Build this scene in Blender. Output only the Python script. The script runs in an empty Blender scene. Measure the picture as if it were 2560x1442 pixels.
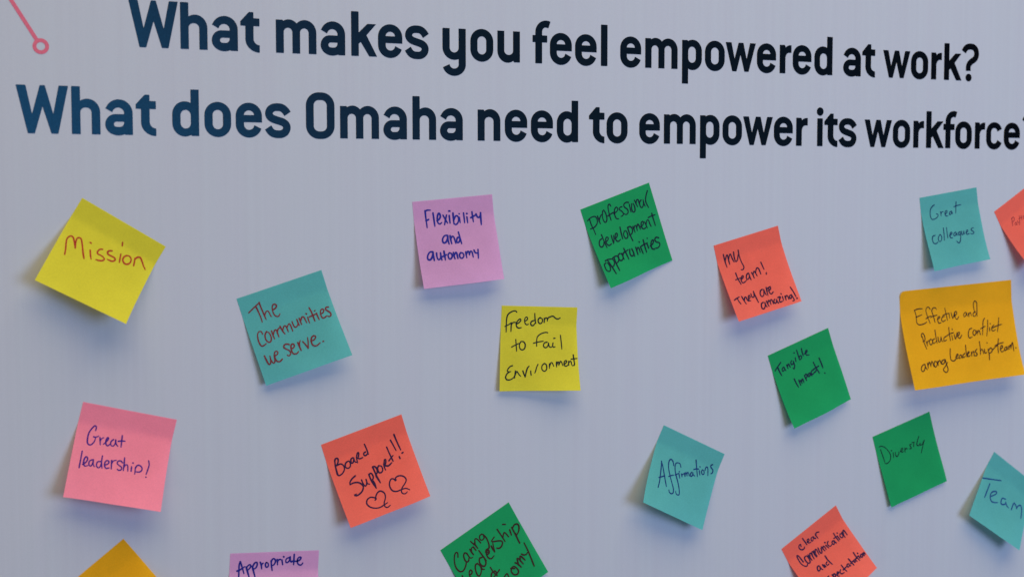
import bpy, math
import numpy as np
from mathutils import Matrix, Vector
from mathutils.geometry import delaunay_2d_cdt

C = bpy.context.scene.collection
SC = bpy.context.scene
# ---------------------------------------------------------------- units
# The board plane is measured in cap heights of its heading (1 cap = 37.8 mm).
U = 0.0378
X0, Z0 = 17.4, 1.55
def w(bx, by, bz=0.0):
    return Vector(((bx - X0) * U, -bz * U, Z0 + by * U))

# ---------------------------------------------------------------- camera
def rot(y, p, r):
    cy, sy, cp, sp, cr, sr = math.cos(y), math.sin(y), math.cos(p), math.sin(p), math.cos(r), math.sin(r)
    return (Matrix(((cy, 0, sy), (0, 1, 0), (-sy, 0, cy))) @ Matrix(((1, 0, 0), (0, cp, -sp), (0, sp, cp)))
            @ Matrix(((cr, -sr, 0), (sr, cr, 0), (0, 0, 1))))
CAM = [4.049059, -1.306388, 30.738454, -0.408908, -0.065955, -0.000684, 3491.688202]
cam = bpy.data.objects.new('camera', bpy.data.cameras.new('camera')); C.objects.link(cam)
B3 = Matrix(((1, 0, 0), (0, 0, -1), (0, 1, 0)))
cam.matrix_world = Matrix.Translation(w(*CAM[:3])) @ (B3 @ rot(*CAM[3:6])).to_4x4()
cam.data.sensor_width = 36.0
cam.data.lens = CAM[6] / 2560 * 36
cam.data.clip_start = 0.05; cam.data.clip_end = 50
cam.data.dof.use_dof = True
cam.data.dof.focus_distance = 1.27
cam.data.dof.aperture_fstop = 7.0
SC.camera = cam

# ---------------------------------------------------------------- light
world = bpy.data.worlds.new('World'); SC.world = world; world.use_nodes = True
bg = world.node_tree.nodes['Background']
bg.inputs[0].default_value = (0.42, 0.60, 1.0, 1); bg.inputs[1].default_value = 0.24
def area(name, loc, target, sx, sy, power, col):
    l = bpy.data.lights.new(name, 'AREA'); l.shape = 'RECTANGLE'; l.size = sx; l.size_y = sy
    l.energy = power; l.color = col
    o = bpy.data.objects.new(name, l); C.objects.link(o); o.location = loc
    o.rotation_euler = (Vector(target) - Vector(loc)).to_track_quat('-Z', 'Y').to_euler()
    return o
area('ceiling_light', (.15, -2.15, 5.2), (.05, 0, 1.5), 5.0, 3.0, 252, (1.0, .85, .54))
area('window_light', (2.4, -4.3, 1.65), (.1, 0, 1.5), 2.4, 2.0, 182, (.46, .61, 1.0))
area('warm_corner_fill', (-1.5, -1.1, .75), (-.4, 0, 1.25), .3, .3, 1.6, (1.0, .62, .36))  # added fill that warms the board's lower-left corner, stands for no known lamp
SC.view_settings.view_transform = 'Standard'; SC.view_settings.look = 'None'
SC.view_settings.exposure = 0.0; SC.view_settings.gamma = 1.0
SC.view_settings.use_curve_mapping = False

# ---------------------------------------------------------------- materials
def lin(c):
    return tuple(((v / 255) / 12.92 if v / 255 <= .04045 else ((v / 255 + .055) / 1.055) ** 2.4) for v in c)
def newmat(name):
    m = bpy.data.materials.new(name); m.use_nodes = True
    nt = m.node_tree
    return m, nt, nt.nodes['Principled BSDF'], (lambda t: nt.nodes.new(t)), nt.links.new
def mix_color(nt, fac, a, b, mode='MIX'):
    n = nt.nodes.new('ShaderNodeMix'); n.data_type = 'RGBA'; n.blend_type = mode
    for sock, v in ((n.inputs[0], fac), (n.inputs[6], a), (n.inputs[7], b)):
        if isinstance(v, bpy.types.NodeSocket): nt.links.new(v, sock)
        elif isinstance(v, (int, float)): sock.default_value = v
        else: sock.default_value = (*v, 1)
    return n.outputs[2]
def noise(nt, scale, detail=3, stretch=(1, 1, 1), rough=.55):
    tc = nt.nodes.new('ShaderNodeTexCoord'); mp = nt.nodes.new('ShaderNodeMapping')
    mp.inputs['Scale'].default_value = stretch
    n = nt.nodes.new('ShaderNodeTexNoise'); n.inputs['Scale'].default_value = scale
    n.inputs['Detail'].default_value = detail; n.inputs['Roughness'].default_value = rough
    nt.links.new(tc.outputs['Object'], mp.inputs[0]); nt.links.new(mp.outputs[0], n.inputs['Vector'])
    return n.outputs['Fac']
def ramp(nt, sock, stops):
    r = nt.nodes.new('ShaderNodeValToRGB'); nt.links.new(sock, r.inputs[0])
    el = r.color_ramp.elements
    while len(el) < len(stops): el.new(.5)
    for e, (p, c) in zip(el, stops): e.position = p; e.color = (*c, 1)
    return r.outputs[0]

def board_material():
    m, nt, P, N, L = newmat('white_printed_plastic')
    a, b = ((0.388, 0.391, 0.4), (0.404, 0.411, 0.42))
    # the flutes inside the corrugated sheet show through as faint upright streaks
    s1 = ramp(nt, noise(nt, 1.0, 4, (190, 190, 2.0)), [(.25, (0, 0, 0)), (.8, (1, 1, 1))])
    s2 = ramp(nt, noise(nt, 1.0, 2, (55, 55, 1.0)), [(.35, (0, 0, 0)), (.65, (1, 1, 1))])
    col = mix_color(nt, s1, a, b)
    col = mix_color(nt, s2, col, mix_color(nt, 1.0, col, (1.0, .985, .996), 'MULTIPLY'))
    sp = ramp(nt, noise(nt, 260, 2), [(.22, (.93, .93, .93)), (.30, (1, 1, 1))])
    sm = noise(nt, 900, 2)
    col = mix_color(nt, .6, col, sp, 'MULTIPLY')
    col = mix_color(nt, 1.0, col, ramp(nt, sm, [(.3, (.955, .955, .955)), (.7, (1, 1, 1))]), 'MULTIPLY')
    L(col, P.inputs['Base Color'])
    P.inputs['Roughness'].default_value = .55
    P.inputs['Specular IOR Level'].default_value = .3
    bp = N('ShaderNodeBump'); bp.inputs['Strength'].default_value = .04; bp.inputs['Distance'].default_value = .001
    L(s1, bp.inputs['Height']); L(bp.outputs[0], P.inputs['Normal'])
    return m

def print_material():
    # the heading is printed in a blend that runs from navy at its start to near black at its end
    m, nt, P, N, L = newmat('navy_printing_ink')
    tc = N('ShaderNodeTexCoord'); sx = N('ShaderNodeSeparateXYZ'); L(tc.outputs['Object'], sx.inputs[0])
    ad = N('ShaderNodeMath'); ad.operation = 'MULTIPLY_ADD'; L(sx.outputs[2], ad.inputs[0]); ad.inputs[1].default_value = .8
    L(sx.outputs[0], ad.inputs[2])
    mr = N('ShaderNodeMapRange'); mr.inputs['From Min'].default_value = (6.3 - X0) * U + .8 * Z0
    mr.inputs['From Max'].default_value = (33.3 - X0) * U + .8 * Z0; L(ad.outputs[0], mr.inputs[0])
    col = ramp(nt, mr.outputs[0], [(0, (0.009, 0.052, 0.108)), (0.12, (0.008, 0.042, 0.085)), (0.25, (0.006, 0.02, 0.04)), (0.45, (0.0025, 0.008, 0.0145)), (1.0, (0.0005, 0.001, 0.002))])
    g = ramp(nt, noise(nt, 800, 3, (1, 1, .6)), [(.3, (.86, .86, .86)), (.7, (1.10, 1.10, 1.10))])
    L(mix_color(nt, 1.0, col, g, 'MULTIPLY'), P.inputs['Base Color'])
    P.inputs['Roughness'].default_value = .65; P.inputs['Specular IOR Level'].default_value = .02
    return m

def paper_material(name, c, tr):
    m, nt, P, N, L = newmat(name)
    n1 = noise(nt, 900, 4); n2 = noise(nt, 45, 2)
    col = mix_color(nt, 1.0, c, ramp(nt, n1, [(.25, (.90, .90, .90)), (.75, (1.03, 1.03, 1.03))]), 'MULTIPLY')
    col = mix_color(nt, 1.0, col, ramp(nt, n2, [(.3, (.955, .955, .955)), (.7, (1.02, 1.02, 1.02))]), 'MULTIPLY')
    L(col, P.inputs['Base Color'])
    P.inputs['Roughness'].default_value = .85; P.inputs['Specular IOR Level'].default_value = .15
    bp = N('ShaderNodeBump'); bp.inputs['Strength'].default_value = .15; bp.inputs['Distance'].default_value = .0004
    L(n1, bp.inputs['Height']); L(bp.outputs[0], P.inputs['Normal'])
    t = N('ShaderNodeBsdfTranslucent'); L(col, t.inputs[0])
    mx = N('ShaderNodeMixShader'); mx.inputs[0].default_value = tr
    L(P.outputs[0], mx.inputs[1]); L(t.outputs[0], mx.inputs[2])
    L(mx.outputs[0], nt.nodes['Material Output'].inputs['Surface'])
    return m

def marker_material(name, c):
    m, nt, P, N, L = newmat(name)
    g = ramp(nt, noise(nt, 700, 3), [(.3, (.6, .6, .6)), (.75, (1.0, 1.0, 1.0))])
    L(mix_color(nt, 1.0, c, g, 'MULTIPLY'), P.inputs['Base Color'])
    P.inputs['Roughness'].default_value = .7; P.inputs['Specular IOR Level'].default_value = .12
    return m

# ---------------------------------------------------------------- object helpers
def mesh_obj(name, verts, faces, mat, parent=None, smooth=False):
    me = bpy.data.meshes.new(name); me.from_pydata([tuple(v) for v in verts], [], faces); me.update()
    if smooth:
        for p in me.polygons: p.use_smooth = True
    me.materials.append(mat)
    o = bpy.data.objects.new(name, me); C.objects.link(o)
    if parent: o.parent = parent
    return o
def thing(name, label, cat, loc=(0, 0, 0), rot=(0, 0, 0), group=None):
    o = bpy.data.objects.new(name, None); C.objects.link(o); o.location = loc; o.rotation_euler = rot
    o.empty_display_size = .02
    o['label'] = label; o['category'] = cat
    if group: o['group'] = group
    return o

# ---------------------------------------------------------------- the board
bd = thing('printed_board', 'large white printed board headed by two lines of navy lettering', 'board')
def box(x0, x1, y0, y1, z0, z1):
    v = [(x, y, z) for x in (x0, x1) for y in (y0, y1) for z in (z0, z1)]
    f = [(0, 1, 3, 2), (4, 6, 7, 5), (0, 4, 5, 1), (2, 3, 7, 6), (0, 2, 6, 4), (1, 5, 7, 3)]
    return v, f
a, b = w(-4, -19), w(43, 8.5)
v, f = box(a.x, b.x, 0, .010, a.z, b.z)
mesh_obj('panel', v, f, board_material(), bd)

# ---------------------------------------------------------------- printed lettering
def arc(cx, cy, rx, ry, a0, a1, n=14):
    return [(cx + rx * math.cos(math.radians(a0 + (a1 - a0) * i / n)), cy + ry * math.sin(math.radians(a0 + (a1 - a0) * i / n))) for i in range(n + 1)]
def rr(x0, y0, x1, y1, rx, ry=None):
    ry = ry or rx
    return (arc(x1 - rx, y1 - ry, rx, ry, 0, 90) + arc(x0 + rx, y1 - ry, rx, ry, 90, 180)
            + arc(x0 + rx, y0 + ry, rx, ry, 180, 270) + arc(x1 - rx, y0 + ry, rx, ry, 270, 360))
def soft(pts, r=.016):                       # tiny rounding of printed corners
    out = []; n = len(pts)
    for i in range(n):
        p0, p, p1 = (np.array(pts[j % n], float) for j in (i - 1, i, i + 1))
        d0, d1 = p0 - p, p1 - p; l0, l1 = np.linalg.norm(d0), np.linalg.norm(d1)
        k = min(r, l0 * .4, l1 * .4)
        A, Bp = p + d0 / l0 * k, p + d1 / l1 * k
        out += [tuple(A), tuple((A + Bp) / 4 + p / 2), tuple(Bp)]
    return out
def bar(x0, y0, x1, y1): return soft([(x0, y0), (x1, y0), (x1, y1), (x0, y1)])
def cat(pts, n=8):                           # Catmull-Rom through the points
    P = np.array(pts, float); P = np.vstack([2 * P[0] - P[1], P, 2 * P[-1] - P[-2]]); out = []
    for i in range(1, len(P) - 2):
        for k in range(n):
            t = k / n
            out.append(.5 * ((2 * P[i]) + (P[i + 1] - P[i - 1]) * t + (2 * P[i - 1] - 5 * P[i] + 4 * P[i + 1] - P[i + 2]) * t * t + (-P[i - 1] + 3 * P[i] - 3 * P[i + 1] + P[i + 2]) * t ** 3))
    out.append(P[-2]); return np.array(out)
def band(pts, wd):
    c = cat(pts, 6); t = np.gradient(c, axis=0); t /= np.linalg.norm(t, axis=1)[:, None]
    n = np.stack([-t[:, 1], t[:, 0]], 1) * wd / 2
    return [tuple(p) for p in c + n] + [tuple(p) for p in (c - n)[::-1]]
def flip(ops, W, H=.73): return [(s, [(W - x, H - y) for x, y in p]) for s, p in ops]
def mirror_y(ops, H=.73): return [(s, [(x, H - y) for x, y in p]) for s, p in ops]
def mirror_x(ops, W): return [(s, [(W - x, y) for x, y in p]) for s, p in ops]
def notch_stem(h0=0.0): return (1, soft([(0, h0), (.178, h0), (.178, .69), (.155, .73), (0, .73)], .01))
def clipx(pts, x): return [p for p in pts if p[0] >= x]
ARCH = [(1, [(.165, 0), (.582, 0)] + clipx(arc(.32, .465, .262, .28, 0, 140, 24), .165) + [(.165, .69)]),
        (-1, [(.178, -.1)] + arc(.2915, .46, .1135, .10, 180, 0) + [(.405, -.1)])]
BOWL = [(1, [(.165, .03)] + clipx(arc(.305, .272, .27, .285, 230, 360, 24), .165) + clipx(arc(.305, .458, .27, .287, 0, 130, 24), .165) + [(.165, .70)]),
        (-1, rr(.178, .17, .397, .572, .1095, .12))]
E_CAV = [(.184, .32), (.184, .27)] + arc(.297, .27, .113, .116, 180, 330)[1:] + [(.412, .258), (.569, .184), (.80, .075), (.80, .32)]
O_OUT = (1, rr(0, -.016, .583, .748, .2914))
GL = {
 'o': [O_OUT, (-1, rr(.18, .155, .403, .575, .1114))],
 'e': [(1, rr(0, -.016, .585, .748, .2924)), (-1, arc(.295, .478, .112, .101, 0, 180)), (-1, E_CAV)],
 'c': [(1, rr(0, -.016, .575, .748, .2874)), (-1, rr(.176, .155, .398, .583, .1109)),
       (-1, [(.30, .40), (.382, .479), (.554, .560), (.80, .68), (.80, .04), (.565, .169), (.405, .252), (.30, .33)])],
 'n': ARCH + [notch_stem()],
 'h': ARCH + [(1, bar(0, 0, .178, 1.0))],
 'u': flip(ARCH + [notch_stem()], .585),
 'm': [(1, [(.165, 0), (.548, 0), (.548, .5)] + arc(.295, .465, .25, .28, 20, 120, 20) + [(.165, .69)]),
       (1, [(.44, 0), (.922, 0)] + arc(.658, .465, .264, .28, 0, 140, 24) + [(.44, .6)]),
       (-1, [(.178, -.1)] + arc(.2755, .462, .0975, .097, 180, 0) + [(.373, -.1)]),
       (-1, [(.548, -.1)] + arc(.646, .462, .098, .099, 180, 0) + [(.744, -.1)]), notch_stem()],
 'a': [(1, arc(.285, .46, .286, .288, 0, 157, 24) + [(0.004, .556), (.149, .474)] + arc(.273, .46, .12, .115, 165, 0)),
       (1, [(.50, -.002), (.50, .436), (.20, .436)] + arc(.215, .215, .215, .221, 90, 180) + arc(.27, .215, .27, .231, 180, 300, 18)),
       (-1, [(.39, .277), (.235, .277)] + arc(.235, .222, .055, .055, 90, 270, 10) + [(.30, .166)] + arc(.30, .256, .09, .09, 270, 355, 8)),
       (1, soft([(.41, 0), (.571, 0), (.571, .47), (.392, .47), (.392, .04)], .01))],
 't': [(1, [(0, .56), (0, .652), (.018, .672), (.178, .848), (.20, .862), (.28, .862), (.2915, .85), (.2925, .73), (.415, .728), (.425, .718), (.425, .568), (.415, .558), (.2915, .558), (.29, .285)]
        + arc(.426, .285, .136, .138, 180, 262) + [(.425, .143), (.425, -.008), (.415, -.017)] + arc(.43, .27, .322, .287, 266, 180, 20) + [(.11, .556)])],
 'k': [(1, bar(0, 0, .178, 1.0)), (1, soft([(.17, .27), (.17, .53), (.182, .535), (.384, .732), (.592, .732), (.361, .475), (.612, 0), (.424, 0), (.225, .318)], .012))],
 's': [(1, band([(.073, .214), (.14, .12), (.215, .078), (.30, .068), (.39, .078), (.465, .13), (.497, .215), (.475, .285), (.41, .335), (.30, .37), (.19, .405), (.12, .455), (.095, .525), (.12, .60), (.19, .652), (.285, .666), (.38, .655), (.46, .60), (.517, .523)], .172))],
 'y': [(1, [(.47, .73), (.47, .02)] + arc(.292, .292, .292, .29, 300, 180, 20) + [(0, .715), (.015, .73)]),
       (-1, [(.18, .80), (.18, .285)] + arc(.2915, .285, .1115, .112, 180, 360) + [(.403, .80)]),
       (1, soft([(.403, -.10), (.583, -.10), (.583, .73), (.403, .73)], .012)),
       (1, arc(.291, -.10, .292, .269, 0, -160, 24) + [(.012, -.176), (.174, -.10)] + arc(.291, -.10, .112, .099, -165, 0, 14))],
 'f': [(1, [(.074, .01), (.084, 0), (.243, 0), (.253, .01), (.253, .74)] + arc(.345, .745, .092, .112, 180, 90, 10) + [(.42, .845), (.473, 1.0), (.42, 1.018)] + arc(.363, .74, .289, .284, 90, 180, 16)),
       (1, bar(0, .5, .388, .668))],
 'r': [notch_stem(), (1, [(.165, .38), (.178, .41), (.195, .465), (.225, .51), (.27, .533), (.36, .533), (.362, .722), (.355, .73), (.30, .729), (.25, .715), (.205, .69), (.17, .655)])],
 'p': BOWL + [notch_stem(-.355)],
 'd': flip(BOWL, .586) + [(1, soft([(.426, 0), (.586, 0), (.586, 1.0), (.408, 1.0), (.408, .04)], .01))],
 'w': [(1, soft([(0, .73), (.175, .73), (.27, .32), (.386, .73), (.531, .73), (.631, .32), (.73, .73), (.905, .73), (.692, 0), (.565, 0), (.447, .42), (.329, 0), (.202, 0)], .012))],
 'W': [(1, soft([(0, 1), (.193, 1), (.311, .407), (.473, 1), (.575, 1), (.733, .41), (.849, 1), (1.041, 1), (.828, 0), (.689, 0), (.521, .56), (.36, 0), (.22, 0)], .014))],
 'O': [(1, rr(0, -.021, .663, 1.021, .30)), (-1, rr(.18, .149, .483, .848, .125, .12))],
 'l': [(1, bar(0, 0, .18, 1.0))],
 'i': [(1, bar(0, 0, .175, .73)), (1, arc(.0875, .906, .108, .111, 0, 345, 22))],
 '?': [(1, band([(.08, .79), (.13, .87), (.21, .925), (.315, .942), (.42, .925), (.50, .86), (.53, .75), (.505, .65), (.44, .585), (.35, .53), (.275, .46), (.247, .38), (.247, .273)], .168)),
       (1, arc(.263, .09, .107, .107, 0, 345, 22))],
}
def inside(poly, q):
    P = np.array(poly); x, y = P[:, 0], P[:, 1]; x2, y2 = np.roll(x, -1), np.roll(y, -1)
    c = (y > q[1]) != (y2 > q[1])
    with np.errstate(divide='ignore', invalid='ignore'):
        xi = x + (q[1] - y) / (y2 - y) * (x2 - x)
    return (np.count_nonzero(c & (q[0] < xi)) % 2) == 1
def fill(ops):                               # union / cut of outlines -> one flat triangulated outline
    vs, es = [], []
    for s, p in ops:
        b = len(vs); vs += [Vector((float(x), float(y))) for x, y in p]
        es += [(b + i, b + (i + 1) % len(p)) for i in range(len(p))]
    V, E_, F, *_ = delaunay_2d_cdt(vs, es, [], 0, 1e-5)
    out = []
    for f in F:
        q = sum((V[i] for i in f), Vector((0, 0))) / len(f); on = False
        for s, p in ops:
            if inside(p, q): on = s > 0
        if on: out.append(tuple(f))
    used = sorted({i for f in out for i in f}); ix = {k: j for j, k in enumerate(used)}
    return [V[i] for i in used], [tuple(ix[i] for i in f) for f in out]
GLYPH = {g: fill(o) for g, o in GL.items()}
INK_GAP = .00018
inkm = print_material()
LETTERS = [
    (1, 'W', 8.497), (1, 'h', 9.582), (1, 'a', 10.255), (1, 't', 10.884), (1, 'm', 11.673), (1, 'a', 12.692),
    (1, 'k', 13.405), (1, 'e', 14.04), (1, 's', 14.684), (1, 'y', 15.609), (1, 'o', 16.307), (1, 'u', 16.993),
    (1, 'f', 17.907), (1, 'e', 18.366), (1, 'e', 19.039), (1, 'l', 19.741), (1, 'e', 20.273), (1, 'm', 20.972),
    (1, 'p', 22.023), (1, 'o', 22.688), (1, 'w', 23.296), (1, 'e', 24.237), (1, 'r', 24.933), (1, 'e', 25.336),
    (1, 'd', 26.002), (1, 'a', 26.933), (1, 't', 27.544), (1, 'w', 28.23), (1, 'o', 29.164), (1, 'r', 29.85),
    (1, 'k', 30.293), (1, '?', 30.889), (2, 'W', 6.197), (2, 'h', 7.296), (2, 'a', 7.976), (2, 't', 8.612),
    (2, 'd', 9.368), (2, 'o', 10.07), (2, 'e', 10.754), (2, 's', 11.401), (2, 'O', 12.336), (2, 'm', 13.128),
    (2, 'a', 14.154), (2, 'h', 14.862), (2, 'a', 15.54), (2, 'n', 16.488), (2, 'e', 17.184), (2, 'e', 17.865),
    (2, 'd', 18.541), (2, 't', 19.42), (2, 'o', 19.904), (2, 'e', 20.815), (2, 'm', 21.515), (2, 'p', 22.561),
    (2, 'o', 23.226), (2, 'w', 23.839), (2, 'e', 24.781), (2, 'r', 25.47), (2, 'i', 26.132), (2, 't', 26.358),
    (2, 's', 26.815), (2, 'w', 27.655), (2, 'o', 28.595), (2, 'r', 29.284), (2, 'k', 29.721), (2, 'f', 30.31),
    (2, 'o', 30.726), (2, 'r', 31.415), (2, 'c', 31.82), (2, 'e', 32.452), (2, '?', 33.106)]
for text_line, base, lab in ((1, 1.8641, 'upper line of the navy heading'), (2, 0.0, 'lower line of the navy heading')):
    V, F = [], []
    for ln, g, bx in LETTERS:
        if ln != text_line: continue
        gv, gf = GLYPH[g]; k = len(V)
        for q in gv:
            p = w(bx + q.x, base + q.y); V.append((p.x, -INK_GAP, p.z))
        F += [tuple(i + k for i in f) for f in gf]
    o = mesh_obj('heading_lettering', V, F, inkm, bd); o['label'] = lab
# coral line that ends in a ring
def ornament():
    e = np.array((6.712, 1.80)); d = np.array((6.14, 2.735)) - e; d = d / np.linalg.norm(d); n = np.array((-d[1], d[0])) * .040
    far = e + d * 6
    ops = [(1, [tuple(e + n), tuple(e - n), tuple(far - n), tuple(far + n)]),
           (1, arc(e[0], e[1], .163, .163, 0, 352, 44)), (-1, arc(e[0], e[1], .087, .084, 0, 350, 36))]
    V, F = fill(ops)
    m, nt, P, N, L = newmat('coral_printing_ink')
    L(mix_color(nt, 1.0, (0.54, 0.105, 0.145), ramp(nt, noise(nt, 500, 2), [(.3, (.9, .9, .9)), (.7, (1.05, 1.05, 1.05))]), 'MULTIPLY'), P.inputs['Base Color'])
    P.inputs['Roughness'].default_value = .6; P.inputs['Specular IOR Level'].default_value = .2
    o = mesh_obj('line_ornament', [(w(q.x, q.y).x, -INK_GAP, w(q.x, q.y).z) for q in V], F, m, bd)
    o['label'] = 'thin coral printed line ending in a small ring'
ornament()

# ---------------------------------------------------------------- sticky notes
PAPER = {k: paper_material(k + '_note_paper', c, t) for k, (c, t) in {'yellow': ((0.77, 0.675, 0.042), 0.42), 'teal': ((0.12, 0.48, 0.435), 0.42), 'lilac': ((0.71, 0.36, 0.58), 0.42), 'green': ((0.013, 0.38, 0.115), 0.4), 'coral': ((0.99, 0.17, 0.112), 0.42), 'amber': ((0.91, 0.445, 0.01), 0.42), 'pink': ((0.98, 0.27, 0.345), 0.38)}.items()}
def profile(A, H, n=40):
    s = np.linspace(0, 1, n + 1); m = (s[1:] + s[:-1]) / 2
    t = np.clip((m - .17) / .83, 0, 1); k = np.clip((m - .17) / .10, 0, 1)
    ph = A * (.55 * k * k * (3 - 2 * k) + .45 * t)
    return s, np.concatenate([[0], np.cumsum(np.cos(ph))]) / n * H, np.concatenate([[0], np.cumsum(np.sin(ph))]) / n * H
class Sheet:
    """a square of paper held by its top strip and lifting off below it (local frame: x along the top edge, -z down, -y out)"""
    def __init__(s, W, H, aL, aR, curl=0.0, ph=0.0):
        s.W, s.H, s.curl, s.ph = W, H, curl, ph
        s.s, s.yL, s.zL = profile(aL, H); _, s.yR, s.zR = profile(aR, H)
    def __call__(s, u, v):
        dy = (1 - u) * np.interp(v, s.s, s.yL) + u * np.interp(v, s.s, s.yR)
        dz = (1 - u) * np.interp(v, s.s, s.zL) + u * np.interp(v, s.s, s.zR) + .006
        g = np.clip((v - .2) / .8, 0, 1); g = g * g * (3 - 2 * g)          # handled paper is never quite flat
        dz = dz + g * (.030 * np.sin(4.1 * u + 2.3 * v + s.ph) + .012 * np.sin(8.7 * u - 5 * v + 2 * s.ph))
        if s.curl:
            k = np.clip(1 - (u * s.W + v * s.H) / .34, 0, 1); dz = dz + s.curl * k * k
        return np.stack([u * s.W * U, -dz * U, -dy * U], -1)
    def normal(s, u, v, e=.012):
        uu = np.clip(u, e, 1 - e); vv = np.clip(v, e, 1 - e)
        a = s(uu + e, vv) - s(uu - e, vv); b = s(uu, vv - e) - s(uu, vv + e)
        n = np.cross(a, b); return n / np.linalg.norm(n, axis=-1, keepdims=True)
def paper(sh, mat, parent):
    n, m = (52 if sh.curl else 26), 40
    uu, vv = np.meshgrid(np.linspace(0, 1, n + 1), np.linspace(0, 1, m + 1))
    a, b = uu.ravel() * sh.W, vv.ravel() * sh.H
    if sh.curl:                              # this sheet's first corner is worn round
        r = .15; q = (a < r) & (b < r); dx, dy = r - a, r - b
        k = np.where(q, np.maximum(dx, dy) / np.maximum(np.hypot(dx, dy), 1e-9), 1.0)
        a, b = np.where(q, r - dx * k, a), np.where(q, r - dy * k, b)
    V = sh(a / sh.W, b / sh.H)
    F = [(j * (n + 1) + i, (j + 1) * (n + 1) + i, (j + 1) * (n + 1) + i + 1, j * (n + 1) + i + 1) for j in range(m) for i in range(n)]
    return mesh_obj('paper', V, F, mat, parent, True)
def ink(sh, text, wmm, mat, parent, name='handwriting', seed=0):
    rng = np.random.RandomState(seed); V, F = [], []
    sc = np.array((sh.W, sh.H)) * U
    for si, st in enumerate(text.split('|')):
        P = np.array([[float(t) for t in q.split(',')] for q in st.split()]) / 1000 * sc
        if len(P) == 1: P = np.vstack([P, P + 1e-4])
        c = cat(P, 6) if len(P) > 2 else np.linspace(P[0], P[-1], 6)
        d = np.concatenate([[0], np.cumsum(np.linalg.norm(np.diff(c, axis=0), axis=1))]); L = max(d[-1], 1e-5)
        n = max(4, int(L / .0007)); q = np.linspace(0, L, n)
        c = np.stack([np.interp(q, d, c[:, 0]), np.interp(q, d, c[:, 1])], 1)
        t = np.gradient(c, axis=0); t /= np.linalg.norm(t, axis=1)[:, None] + 1e-12
        nn = np.stack([-t[:, 1], t[:, 0]], 1)
        ph = rng.rand(3) * 6.28
        wd = wmm / 2000 * (1 + .10 * np.sin(q / .006 + ph[0]) + .06 * np.sin(q / .0023 + ph[1]))
        if L > .004: wd = wd * (1 - .22 * np.clip((q - (L - .003)) / .003, 0, 1))   # the stroke thins as the pen lifts
        r0, r1 = wd[0], wd[-1]; aa = np.linspace(0, math.pi, 7)
        left, right = c + nn * wd[:, None], c - nn * wd[:, None]
        cap0 = [c[0] + nn[0] * r0 * math.cos(a) - t[0] * r0 * math.sin(a) for a in aa[1:-1]]
        cap1 = [c[-1] - nn[-1] * r1 * math.cos(a) + t[-1] * r1 * math.sin(a) for a in aa[1:-1]]
        loc = np.vstack([left, right, cap0, cap1]) / sc
        loc = np.clip(loc, .002, .998)
        p = sh(loc[:, 0], loc[:, 1]) + sh.normal(loc[:, 0], loc[:, 1]) * (.00010 + .000004 * si)
        b = len(V); V += [tuple(x) for x in p]
        F += [(b + i, b + n + i, b + n + i + 1, b + i + 1) for i in range(n - 1)]
        k = b + 2 * n
        F.append(tuple([b] + list(range(k, k + 5)) + [b + n])); k += 5
        F.append(tuple([b + 2 * n - 1] + list(range(k, k + 5)) + [b + n - 1]))
    return mesh_obj(name, V, F, mat, parent)
MARK = {}
def marker(c):
    if c not in MARK: MARK[c] = marker_material('marker_ink', lin(c))
    return MARK[c]
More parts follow.
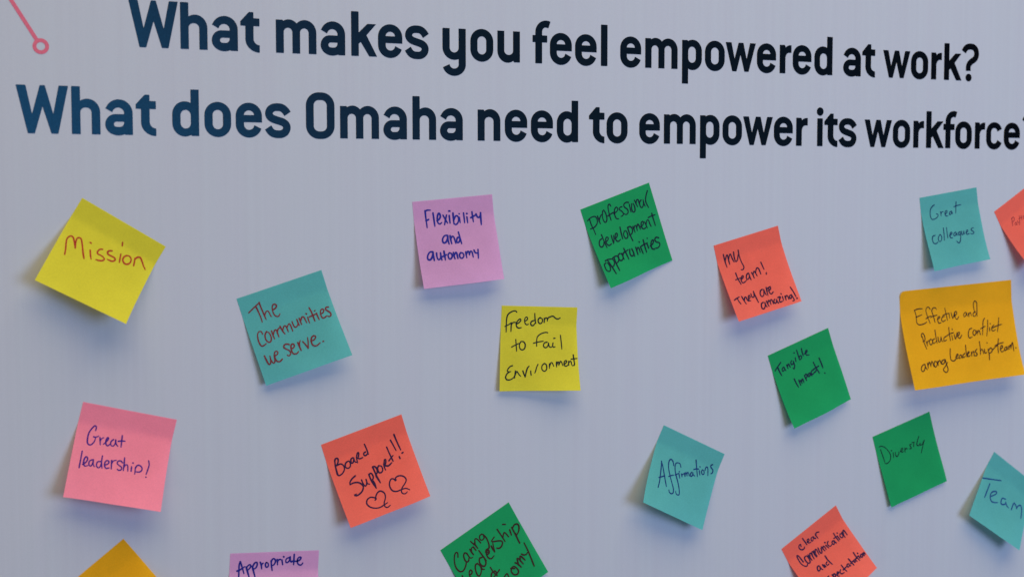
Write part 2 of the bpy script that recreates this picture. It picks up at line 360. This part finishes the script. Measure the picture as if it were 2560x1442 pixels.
NOTES = [
    ([7.4777, -1.3379, -0.5497, 0.3705, 0.6136, 2.0134, 2.0428], 'yellow', (165, 45, 28), 1.3, '134,610 114,549 88,489 77,444 95,406 124,406 161,446 195,495|195,495 172,439 164,396 176,378 204,381 246,436 288,501 323,550|337,437 361,479 388,518|300,363 311,366|444,363 421,376 410,408 420,432 456,431 492,436 509,454 492,477 459,493 435,497|536,326 511,341 503,366 522,382 560,380 598,382 608,404 590,426 554,433 535,434|632,309 645,351 660,398|589,190 604,224|693,291 675,321 680,358 712,381 743,372 760,338 751,301 722,283 693,291|807,352 793,304 782,271|786,283 801,249 829,237 861,262 902,302 933,326', 'yellow sticky note tilted clockwise, reading Mission in red marker', []),
    ([10.7186, -3.5686, 0.2985, 0.1636, 0.2854, 2.0281, 2.0522], 'teal', (112, 40, 45), 1.25, '80,187 152,152 230,117|176,156 184,214 189,279 187,330|222,118 226,183 232,254 238,317|239,268 261,240 284,234 294,257 297,293 304,307|340,244 377,234 396,211 380,189 358,193 342,222 336,272 348,314 378,329 403,309|147,454 142,425 116,418 91,447 80,512 89,567 115,578 150,565|197,443 169,474 161,523 182,561 209,557 226,516 220,468 197,443|253,454 252,502 256,548|259,499 284,462 305,463 307,504 308,543|305,492 333,455 353,454|359,438 367,491 383,536|371,492 399,452 418,454 424,487 426,525|428,477 458,444 471,457 474,499 475,534|502,433 503,474 513,503 537,500 558,475 559,426|560,430 561,468 565,498|589,424 590,463 593,498|593,458 623,422 643,431 648,466 653,500|683,445 681,483 683,510|678,400 683,407|734,352 742,404 744,464 745,511|703,447 739,444 789,440|791,435 792,474 796,511|779,403 786,402|831,458 867,450 882,425 865,411 842,427 831,464 837,505 866,508 887,499|942,414 917,408 904,431 922,454 941,482 937,509 913,516 900,503|88,685 92,729 102,784 121,789 138,751 144,707|141,741 148,778 159,795 179,777 191,712|194,724 224,718 241,697 226,680 204,691 192,735 198,784 227,800 262,784|388,660 364,646 335,647 321,668 340,696 366,722 371,755 346,777 328,761|392,714 424,708 440,684 423,666 400,682 390,736 400,773 435,781 459,767|484,671 487,712 491,766|490,719 501,683 518,659|540,679 558,720 572,768|572,768 592,715 606,655|629,704 669,701 694,674 678,659 651,668 631,705 632,752 665,773 716,756|750,752 759,750', 'teal sticky note reading The Communities we serve in brown-red marker', []),
    ([14.8452, -1.4393, 0.0874, 0.2363, 0.2738, 2.0157, 2.0457], 'lilac', (30, 34, 128), 1.6, '146,114 147,188 149,255 149,308|145,121 172,110 210,113|147,228 179,217|240,149 244,216 245,301|282,241 312,223 328,191 315,158 297,174 286,220 289,264 310,282 335,267|361,184 382,229 406,280|405,188 386,239 367,295|438,196 437,283|438,143 451,145|487,172 486,229 484,297|488,251 514,211 541,210 549,245 535,287 506,307 487,295|561,229 563,290|562,186 565,188|619,181 620,232 618,295|656,231 656,299|658,192 661,194|725,179 728,242 728,296|704,245 743,229 776,218|774,208 789,246 816,246 833,201|833,199 827,271 823,337|374,417 342,424 316,460 320,499 351,497 376,461 384,423|384,423 381,471 387,522|414,428 415,474 420,522|416,467 439,436 458,450 465,489 470,521|529,457 503,459 485,491 493,516 518,504 531,467|523,396 532,457 541,531|177,590 140,591 108,631 107,670 135,677 165,642 179,595|179,595 178,643 181,690|220,609 218,648 228,685 254,679 265,643|267,612 267,653 272,697|311,598 312,648 313,697|286,657 338,639|374,621 355,643 356,682 376,694 401,667 397,635 374,621|422,623 423,660 429,697|426,658 450,624 461,635 463,669 465,696|510,635 491,657 495,692 520,699 542,673 535,643 510,635|573,632 572,666 574,700|577,660 598,628 611,636 613,670|613,663 633,631 650,640 653,670 655,701|679,624 690,654 718,662|730,621 724,668 716,721', 'lilac sticky note reading Flexibility and autonomy in navy marker', []),
    ([19.1916, -1.637, 0.3356, 0.2531, 0.0224, 2.017, 2.0696], 'green', (12, 25, 42), 1.2, '48,158 77,142 122,134 164,146 174,192 151,236 99,260 48,260|78,148 79,221 87,288 88,346|192,148 195,199 198,247|192,214 218,176 243,153 266,153|280,113 258,158 252,208 260,249 282,250 305,216 309,149 295,105|350,253 353,180 360,109 375,72 395,68 404,95|328,193 383,182 433,176|412,195 462,181 485,157 471,131 439,152 421,209 426,259 453,273|549,151 518,151 502,171 525,200 539,234 520,255 494,257|650,133 617,121 579,137 581,172 609,207 603,246 567,259 545,236|653,157 649,203 645,250|687,163 668,215 670,263 700,258 714,210 708,165|736,133 744,178 753,223|743,183 765,143 787,145 788,182 789,216|824,163 793,186 791,236 810,253 843,217 853,167|851,183 851,225 854,250|946,85 906,138 883,188 884,236 895,283|142,418 105,432 83,477 98,510 136,496 159,456|160,372 161,452 166,539|172,469 212,462 230,436 213,423 190,443 182,493 203,525 243,518|281,425 276,471 273,521|273,521 298,479 309,432|315,477 352,461 365,431 349,423 323,456 322,504 345,522 384,510|432,372 421,437 413,515|472,434 443,472 453,523 485,519 500,476 490,435|528,409 527,496 537,585|531,410 568,412 585,452 558,496 517,505|605,422 605,459 605,500|607,455 632,423 647,433 643,489|647,455 674,419 687,435 690,489|700,463 739,453 763,424 750,409 724,428 717,477 739,502 770,494|779,426 784,468 789,504|785,466 814,422 839,423 841,467 848,507|912,363 910,437 911,518|846,394 896,390 952,393|72,702 45,711 39,770 60,805 91,800 105,751 93,705|108,683 128,770 146,865|74,676 123,673 177,692 182,736 154,769 121,770|202,685 200,765 208,848|184,678 237,671 264,696 245,738 209,752|299,661 270,674 259,721 285,747 320,727 327,682 299,661|324,670 326,713 327,748|330,704 354,670 382,664|378,625 386,692 392,766|335,679 391,667 432,660|454,663 436,710 446,746 479,744 490,702|484,668 490,718 488,766|544,668 543,716 541,763|541,720 570,680 585,698 583,746|611,686 614,730 618,775|614,623 617,628|679,619 673,697 672,778|611,686 662,677 721,674|714,677 716,713 719,744|739,619 743,624|746,725 795,710 818,675 794,670 766,709 764,762 794,783|903,673 869,654 841,673 853,709 888,730 887,762 847,782 805,774', 'green sticky note filled with Professional development opportunities in dark pen', []),
    ([17.0996, -3.9202, -0.0548, 0.0776, 0.3317, 2.0187, 2.0529], 'yellow', (22, 32, 28), 1.2, '198,73 181,59 138,66 91,97 72,144 70,222 70,310|52,244 103,220 131,200|134,198 133,250 132,301|133,233 150,201 182,193 205,202|197,215 235,195 257,168 246,152 219,171 199,205 206,244 234,260 266,253|307,179 339,159 343,136 323,129 306,154 310,193 331,218 358,212|432,167 400,177 387,202 400,226 426,224 445,196|435,83 442,147 454,201|509,131 486,151 488,185 513,203 538,184 539,150 509,131|563,137 566,164 565,186|566,156 585,132 602,139 607,171|606,154 618,129 634,123 659,113 683,112 712,134 746,143 775,129|195,394 201,455 208,531|144,483 189,460 242,437|265,415 242,454 251,501 285,515 312,493 317,449 295,419 265,417|613,309 583,305 523,323 479,358 468,403 467,470|424,435 489,420 555,410|604,421 571,429 556,466 581,488 610,472 622,435|622,432 630,468 651,482 675,470|682,430 677,460 686,481 709,474|692,375 709,372|781,337 790,419 797,503|160,701 134,709 108,734 93,763 114,773 138,770|119,776 91,797 74,836 90,865 131,867 172,846 187,822|197,763 192,807 190,848|194,817 213,768 228,783 249,812 266,825|291,763 306,802 321,835|321,835 332,783 348,730 369,706|390,763 391,787 396,812|482,685 464,723 452,763 442,787|565,674 536,700 532,743 563,768 592,743 591,693 565,674|632,678 629,708 630,733|631,708 651,666 667,668 686,708|723,658 721,688 723,716|724,693 742,656 752,663 753,698|753,690 775,648 790,663 802,700|816,686 843,670 855,646 840,638 822,660 823,698 846,707 869,692|878,649 877,693|879,669 898,645 912,659 914,689|941,569 946,627 951,689 924,699|911,622 949,617 987,612', 'upright yellow sticky note reading Freedom to Fail Environment in black pen', []),
    ([22.9902, -2.5738, 0.2482, 0.3925, 0.2793, 2.0083, 2.0663], 'coral', (48, 18, 50), 1.35, '112,143 113,208 113,263 115,310|120,225 151,170 168,164 170,208 166,285|172,224 206,164 220,178 226,223 238,272|266,153 260,217 261,273 294,261 324,204|339,147 336,217 341,300 354,365 334,395 302,393|209,412 212,485 232,565|176,492 228,489 271,488|253,510 295,492 302,471 283,473 262,495 253,532 266,556 305,551 329,538|386,460 357,473 337,514 353,534 385,508 393,467|393,467 391,508 395,550|435,467 445,497 448,542|447,497 471,463 486,470 499,529|488,488 523,436 546,434 556,460 559,518|615,378 621,426 626,474|643,523 638,546 632,538 643,523|53,726 91,716 139,707|103,712 108,755 124,798|175,712 185,766 201,819|189,771 215,735 234,740 237,778 254,796|256,773 290,757 294,731 271,738 259,784 281,798|321,716 322,763 355,759 370,698|370,698 374,772 381,847|504,709 473,718 451,762 464,794 498,780 518,729|524,715 525,756 532,790|568,701 559,750 553,803|557,742 581,715 602,708|582,748 619,736 629,705 607,709 589,750 594,788 616,795 642,778|449,866 415,877 397,924 418,946 455,919 469,876|469,876 468,907 476,934|500,864 502,901 508,936|505,900 531,865 546,874 546,920|545,890 574,860 583,879 584,920|626,873 606,885 603,918 626,920 647,889|649,884 647,910 656,930|677,864 716,863 689,895 683,927 720,924|745,869 740,922|738,828 742,834|781,873 779,925|781,901 803,871 820,881 822,924|867,881 844,893 843,921 871,913 883,880|883,880 893,924 897,957 870,960|908,788 926,850 939,921|942,944 950,946', 'coral sticky note reading My team! They are amazing! in dark marker', []),
    ([24.6684, -5.4776, 0.3346, 0.2182, 0.1362, 2.0096, 2.0625], 'green', (10, 30, 52), 1.4, '43,223 101,187 161,154|95,199 100,256 112,316|176,227 151,241 145,269 165,271 189,251|187,231 188,259 195,279|234,218 234,250 238,270|235,247 256,218 269,223 270,246 275,263|328,196 306,208 305,240 333,240 349,217|348,212 345,267 322,306 309,290|389,179 383,228|392,111 395,115|440,94 443,160 444,230|443,208 468,182 486,195 479,222 448,229|517,102 514,150 516,199|539,183 580,177 593,156 575,152 560,178 567,211 605,223|270,425 276,486 288,546|328,464 328,501 329,534|328,501 351,473 358,492 358,521|361,498 383,469 392,489 389,520|432,442 435,479 437,512|433,446 462,433 473,453 456,476 437,482|517,441 489,449 488,478 512,473 524,446|525,444 528,467 541,483|589,426 559,428 543,451 556,473 590,461|628,334 638,403 660,497|595,420 640,414 688,408|592,460 615,458 630,443|732,315 737,387 739,453|737,526 741,528', 'green sticky note reading Tangible Impact! in dark marker', []),
    ([28.9066, -3.9149, 0.0577, 0.3021, 0.2911, 3.9354, 2.7202], 'amber', (48, 26, 14), 1.05, '192,198 159,195 121,205|125,205 133,259 131,336 153,356 191,352 218,336|131,276 165,265 185,257|244,356 232,292 223,223 233,191 250,190 261,214|214,304 240,288 262,279|287,348 282,289 274,230 287,204 307,203 315,221|256,295 282,284 316,279|311,322 333,310 335,296 322,299 314,327 318,362 339,360|376,302 359,304 347,332 357,352 381,339|390,216 395,285 398,344|365,290 392,279 422,274|421,278 421,327|441,271 448,331 473,266|463,313 488,287 486,263 472,275 470,324 484,345 503,319|569,283 552,296 548,325 563,322 575,289|575,289 579,324|591,296 592,331|595,311 610,289 616,326|657,290 639,298 631,326 647,336 667,301|652,299 646,249 650,196 663,178 678,205 673,273 665,339|152,483 152,455 169,447 178,487 171,520 153,527|155,474 163,543 174,607|182,531 187,575|187,551 197,529 207,525|223,513 207,540 217,570 237,549 233,519 223,513|259,513 240,527 243,560 267,544|275,428 273,501 274,561|291,503 289,547 303,549 316,507|317,502 319,544 329,553|358,503 340,520 339,549 361,541|398,417 394,489 393,552|349,512 397,484 433,475|413,501 414,550|425,433 426,445|435,495 440,544 463,479|459,520 483,497 482,477 468,490 466,529 481,540 501,509|600,454 578,461 561,503 562,547 591,542|619,472 602,499 610,530 631,508 627,475|641,483 641,524|644,507 660,483 668,530|729,367 712,396 698,473 686,535|677,470 701,459 724,449|755,390 744,460 723,551|761,470 757,503|772,427 774,432|805,448 785,465 777,496 792,508 812,497|859,377 844,454 827,521|786,477 827,461 877,450|121,754 98,774 90,814 107,821 128,782 127,755|129,755 131,789 140,810|153,746 152,799|155,772 173,738 178,787|177,777 197,734 203,791|222,740 208,767 216,798 237,772 234,744 222,740|247,741 244,785|244,765 265,734 273,774|308,734 285,745 278,775 298,772 317,733|315,735 319,789 323,839 306,865 289,857 281,832 302,806 332,767|378,633 368,690 367,748 394,760 416,738|412,728 436,710 435,695 420,709 418,741 438,737|460,708 445,721 443,745 460,735|464,711 469,744|499,700 479,716 482,741 501,725|518,616 513,682 513,738|520,715 540,696 535,686 523,705 525,738 545,726|558,694 557,738|559,716 574,689 581,704 577,739|613,672 593,694 608,721 597,739 581,734|646,599 644,662 636,732|640,703 654,679 663,695 665,727|679,684 679,724 696,719|713,621 715,625|711,687 714,742 708,800|712,704 736,678 750,698 737,724 714,732|744,709 774,682 804,661|824,595 807,667 799,742|779,663 815,648 864,640|822,706 845,692 848,670 832,677 824,714 834,735 856,723|885,688 864,700 863,725 879,717 888,690|888,688 891,719|904,686 904,718|906,703 924,674 923,715|924,701 947,652 944,744|968,710 971,714', 'large wide amber sticky note about Effective and Productive conflict among Leadership team', []),
    ([7.4085, -5.6684, -0.2534, 0.3821, 0.4966, 2.0262, 2.0498], 'pink', (66, 28, 118), 1.15, '192,268 193,233 175,219 152,251 129,305 128,375 141,417 172,422 199,387 207,341|184,335 208,335 235,318|250,333 260,371 267,405|259,368 269,339 291,325|299,392 323,365 340,326 328,316 317,351 325,389 345,403 363,382|392,327 372,351 374,386 399,396 416,370 415,328|415,328 426,366 450,389|474,270 479,331 484,391|444,336 480,326 514,323|99,501 100,579 101,676|130,635 160,605 169,569 150,550 136,577 135,622 154,649 182,639|215,571 192,590 192,627 213,639 227,608 225,569|227,569 234,617 252,639|301,576 274,585 269,624 293,645 311,624 315,578|312,514 315,581 331,642|349,607 381,590 391,568 374,553 354,567 350,605 371,637 402,627|414,546 421,593 426,634|420,580 432,548 462,536|529,551 509,535 483,542 477,568 500,585 529,600 530,625 505,636 488,627|542,497 549,561 553,631|554,591 569,565 589,574 600,630|631,577 634,624|636,534 640,536|671,576 674,610 676,649|672,582 691,549 727,556 743,588 723,617 679,622|795,483 808,526 800,589 793,631|793,659 799,660', 'pink sticky note reading Great leadership! in purple pen', []),
    ([12.6085, -6.9636, 0.2897, 0.3556, 0.3058, 2.0242, 2.0309], 'coral', (45, 20, 55), 1.35, '100,217 83,284 76,356 79,399|94,234 113,210 137,221 126,257 96,288|96,288 146,286 172,317 166,363 127,396 86,404 70,380 74,339|226,290 201,303 187,339 210,363 241,354 255,316 246,288 226,290|303,270 276,281 267,321 292,320 312,281|312,276 310,316 325,334|346,278 340,311 336,344|343,287 371,239 386,244 368,284 346,299|356,297 378,311 412,308|465,261 440,268 439,295 464,298 490,278|480,172 487,232 487,298|260,473 218,489 180,517 169,545|169,545 214,541 264,555 296,588 304,624 278,662 237,683 196,689 173,672 203,671|313,542 314,585 327,622 351,609 366,557|363,557 362,603 383,620|413,512 416,592 439,691|410,527 432,506 451,530 446,571 416,592|435,601 442,634 439,691|484,448 490,544 504,647|481,457 504,450 520,480 513,526 482,549|483,563 494,605 504,647|555,461 531,485 530,533 557,543 583,520 582,477 555,461|618,464 611,504 613,534|620,467 643,421 657,427 640,467 615,486|631,490 662,502 711,483|717,296 722,373 732,472|688,451 724,428 755,412|786,237 798,304 808,371|846,190 852,281 862,384|819,451 820,472|864,424 878,420', 'coral sticky note reading Board Support!! above two drawn hearts', ['377,811 397,799 376,780 338,763 295,775 273,815 294,861 342,894 398,907 458,896 501,887|387,797 411,761 442,739 476,738 506,776 497,827 462,878 457,919 481,937 519,925', '675,687 663,661 635,653 603,685 590,733 604,782 646,804 703,804 757,810 795,841|675,674 700,653 745,652 786,679 799,718 775,750 724,785 697,818 701,850 730,863 759,852|672,676 679,687 687,679']),
    ([21.5679, -7.1039, -0.4505, 0.4084, 0.3285, 2.01, 2.0858], 'teal', (18, 54, 105), 1.25, '174,741 177,654 155,479 138,416|138,416 187,489 291,685|157,621 197,595 237,570|333,402 305,358 267,345 249,385 267,459 318,548 366,617 405,678 411,724 383,745 352,735 339,713|296,556 333,530 363,515|443,383 418,349 383,348 356,367 358,415 386,480 446,566 488,637 511,704 487,725 456,713 446,690|386,504 419,478 435,464|440,471 465,516|434,443 439,444|474,458 495,487|490,472 499,449 517,442|518,433 537,465|532,450 536,416 554,429 564,449|557,435 562,402 580,414 597,439|621,383 607,411 620,435 640,421 640,388|639,383 652,403 675,410|635,219 677,307 719,401|640,339 674,319 709,308|726,324 750,370|718,274 724,275|769,295 762,325 784,349 807,336 796,304 769,295|809,286 808,259 818,239 839,247 856,285 871,334|892,182 873,200 886,225 920,240 929,275 909,296', 'teal sticky note tilted clockwise, reading Affirmations in blue pen', []),
    ([29.5328, -1.3625, 0.1465, 0.2248, 0.2301, 1.9977, 2.0483], 'teal', (15, 52, 92), 1.1, '237,130 198,148 163,185 147,267 165,316 220,316 267,295 280,266 253,255|330,235 331,267 328,295|331,268 352,243 379,242|399,279 436,265 444,243 426,238 402,265 405,302 440,310|516,256 483,268 472,297 502,292 522,264|522,262 529,294|618,145 604,222 584,295|573,205 623,196 695,194|157,535 119,540 96,582 106,632 144,645 181,629|237,538 206,571 200,618 235,624 262,580 253,540 237,538|322,458 312,540 295,624|376,461 368,530 362,603|397,575 441,560 452,540 431,537 408,567 410,605 441,613|515,543 480,559 475,590 503,585 521,556|522,554 526,590|592,551 559,562 552,587 580,587 600,559|597,556 586,622 558,685 525,694 502,666|620,552 615,593 640,592 658,556|659,553 661,592|692,583 729,569 734,551 714,552 696,578 704,604 750,601|840,536 805,540 795,563 824,582 836,605 800,615 776,603', 'teal sticky note reading Great colleagues in blue pen', []),
    ([28.0847, -7.8572, 0.2893, 0.1119, 0.0364, 2.0106, 2.0727], 'green', (5, 32, 32), 1.0, '78,209 84,285 92,407|67,167 100,168 156,208 199,284 210,343 181,398 126,420 95,412|262,320 250,385|239,279 250,289|295,324 292,367 311,393 351,362 354,343|377,346 420,342 432,316 407,318 391,345 405,367 437,360|465,328 454,383|464,355 486,336 500,352|586,317 555,315 563,345 572,371 536,365|628,316 613,363|603,299 644,310|736,260 695,310 671,355 699,378 733,357|727,355 729,386 766,375 786,354|808,342 758,411 710,488', 'green sticky note reading Diversity in thin black pen', []),
    ([25.1669, -10.6608, 0.5311, 0.5472, 0.4342, 2.0143, 2.0523], 'coral', (45, 20, 60), 1.4, '270,151 276,120 261,119 238,133 236,163 257,196 293,204 310,190|341,69 350,126 357,183|376,160 412,157 417,134 398,130 384,150 392,181 424,193|483,148 455,151 442,183 463,193 484,169|491,149 496,176 512,192|539,137 537,168 543,213|532,158 562,133 599,150|179,332 177,290 170,234 153,217 142,257 140,335 161,385 190,405 215,388|245,294 223,305 217,354 233,391 259,391 273,349 270,302 245,294|292,300 293,340 295,388|300,341 321,303 339,306 336,348 333,392|338,343 360,303 375,310 371,355 377,393|390,307 387,349 390,387|391,344 418,308 435,315 431,352 427,387|466,313 457,353 457,390 481,387 497,341|515,331 519,365 525,398|522,362 540,338 553,349 553,375 551,396|582,349 588,377 596,402|592,312 594,318|642,330 620,337 609,370 629,397 661,392|699,361 677,373 677,403 701,402 710,369|715,369 718,392 726,413|772,292 768,355 773,414|733,346 767,350 800,351|795,361 797,404|817,316 819,321|847,352 827,369 833,405 860,401 870,372 847,352|877,351 878,386 878,428|878,389 906,344 921,349 922,386 924,420|328,497 300,499 280,538 295,554 324,536 333,503|335,511 333,549 344,567|380,516 380,538 384,560|381,543 398,528 404,564|455,524 431,533 433,561 462,560|484,451 481,511 497,590|336,689 343,679 355,680|405,693 409,726 416,754|407,699 442,701 438,729 412,737|462,726 495,725 498,709 481,708 458,743 476,760|545,707 519,724 520,756 560,762|593,669 593,722 604,772|575,729 606,727 637,724|682,709 657,714 652,741 681,741|692,716 689,736 698,751|732,668 735,719 741,770|715,732 745,726 774,724|802,726 776,730 778,756 800,744|810,727 810,745 813,762|846,649 844,706 854,777|820,727 850,724 881,720|880,722 877,757|891,687 892,694|923,729 901,741 907,767 930,759 933,734|950,732 951,769|954,753 974,731 977,764', 'coral sticky note cut by the bottom edge, reading Clear Communication and', []),
    ([15.5038, -9.7009, 0.5126, 0.1837, 0.0942, 2.0327, 2.0674], 'green', (52, 28, 20), 1.4, '141,196 161,153 147,135 115,155 76,220 58,290 72,349 104,367 141,355 175,329 197,303|254,222 236,201 209,220 195,268 202,306 227,307 250,281|255,222 257,265 265,295 291,301|310,202 311,240 316,282|315,237 331,204 354,198|360,202 364,228 368,256|365,126 374,156 383,189|393,172 394,209 399,248|397,183 421,137 440,138 454,171 462,215|526,131 490,136 477,178 499,197 531,183 535,146|536,144 550,203 542,273 518,323 476,323 456,349 482,356|70,409 68,437|153,454 178,454 198,436 191,410 166,421 145,465 156,493|302,395 273,396 244,442 231,508 250,529 292,500 315,450 303,396|321,445 316,483 338,500|388,367 355,361 330,402 336,451 365,471 399,441 404,391|396,277 403,344 412,430|458,377 488,373 500,345 478,335 452,369 452,419 479,446 522,435|553,319 549,361 554,403|553,400 569,349 587,303|638,251 589,271 594,287 635,306 686,337 692,366 660,394 622,398 599,379|716,194 722,278 726,374|727,316 768,277 782,295 793,353|847,289 839,320 833,355|805,183 834,203|883,280 878,384 871,496|887,291 928,272 963,286 964,325 931,369 892,390|872,495 874,440 887,365|412,524 414,592 431,654|491,612 443,629 371,645|434,590 388,591 353,633|435,588 444,621 429,650|497,718 544,703 549,727 544,765|659,711 630,691 606,716 614,764 650,789 684,770 684,724 665,684 617,682|700,656 722,692 739,747|724,701 747,631 763,649 781,730|772,673 791,628 806,645 824,705|823,617 839,642 871,656 896,648|920,526 911,649 885,835', 'green sticky note cut by the bottom edge, reading Caring leadership in brown', []),
    ([10.4994, -9.2619, -0.0656, 0.4786, 0.5963, 2.043, 2.0564], 'lilac', (30, 30, 118), 1.45, '103,267 105,199 104,131 114,94|114,94 136,147 161,225|85,195 118,182 166,151|183,155 202,212 220,274|188,165 203,141 227,130 232,156 215,179 197,194|251,148 267,205 286,277|255,153 275,115 299,109 305,135 292,168 270,180|337,108 350,141 357,181|353,147 358,128 368,121|408,114 397,128 401,158 415,168 430,154 427,125 408,114|459,98 466,156 476,205|461,108 474,77 499,80 508,109 492,142 469,151|526,86 530,114 534,145|531,115 541,90 564,86|581,93 591,145|597,56 601,60|663,71 638,75 624,99 631,123 653,119 667,95 669,67|671,62 674,96 684,120 700,116|717,35 717,87 716,150|694,111 719,113 745,113|753,114 783,100 797,77 786,67 767,76 756,99 760,133 781,156 806,155 820,135', 'lilac sticky note at the bottom edge reading Appropriate in navy marker', []),
    ([32.3607, -8.5841, -0.6032, 0.283, 0.3671, 2.0314, 2.0596], 'teal', (25, 64, 118), 1.5, '12,410 156,349 340,269|165,418 162,519 156,634|253,569 311,513 342,469 326,451 271,480 245,534 260,587 307,616 374,597 417,572|533,456 482,469 464,493 475,549 515,551 552,519 552,491|551,495 590,528 629,538|688,536 690,493 691,443|692,464 708,422 762,447 781,464|774,471 793,418 833,391 865,416 888,477 901,555', 'teal sticky note at the right edge reading Team in blue pen', []),
    ([32.1621, -1.7565, 0.5487, 0.4026, 0.4263, 2.017, 2.0612], 'coral', (150, 45, 50), 0.8, '225,233 196,277 163,331|210,243 245,235 256,257 226,285 198,284|239,316 215,324 207,347 228,346|245,322 232,354|276,316 266,344 286,345|308,327 288,358 259,377|345,278 313,328|310,305 341,308 371,314|372,292 343,343|404,306 380,346|453,299 419,357|440,315 482,317 461,351 454,375|522,331 481,386|493,347 552,355 564,357', 'coral sticky note cut by the right edge, with faint red-brown writing', []),
    ([6.58, -9.9189, 0.6496, 0.4313, 0.4126, 2.017, 2.0574], 'amber', (40, 30, 30), 1, '', 'blank tilted amber corner of a sticky note at the lower left edge', [])]
for i, (par, col, inkc, wmm, text, label, hearts) in enumerate(NOTES):
    x, y, th, aL, aR, W, H = par
    big = W > 3
    g = thing('sticky_note', label, 'sticky note', w(x, y), (0, -th, 0), 'sticky notes stuck on the board')
    sh = Sheet(W, H, aL, aR, .05 if big else 0.0, 1.7 * i)
    paper(sh, PAPER[col], g)
    if text: ink(sh, text, wmm, marker(inkc), g, seed=i)
    for hs in hearts: ink(sh, hs, wmm * .9, marker(inkc), g, 'heart_drawing', seed=50 + i)
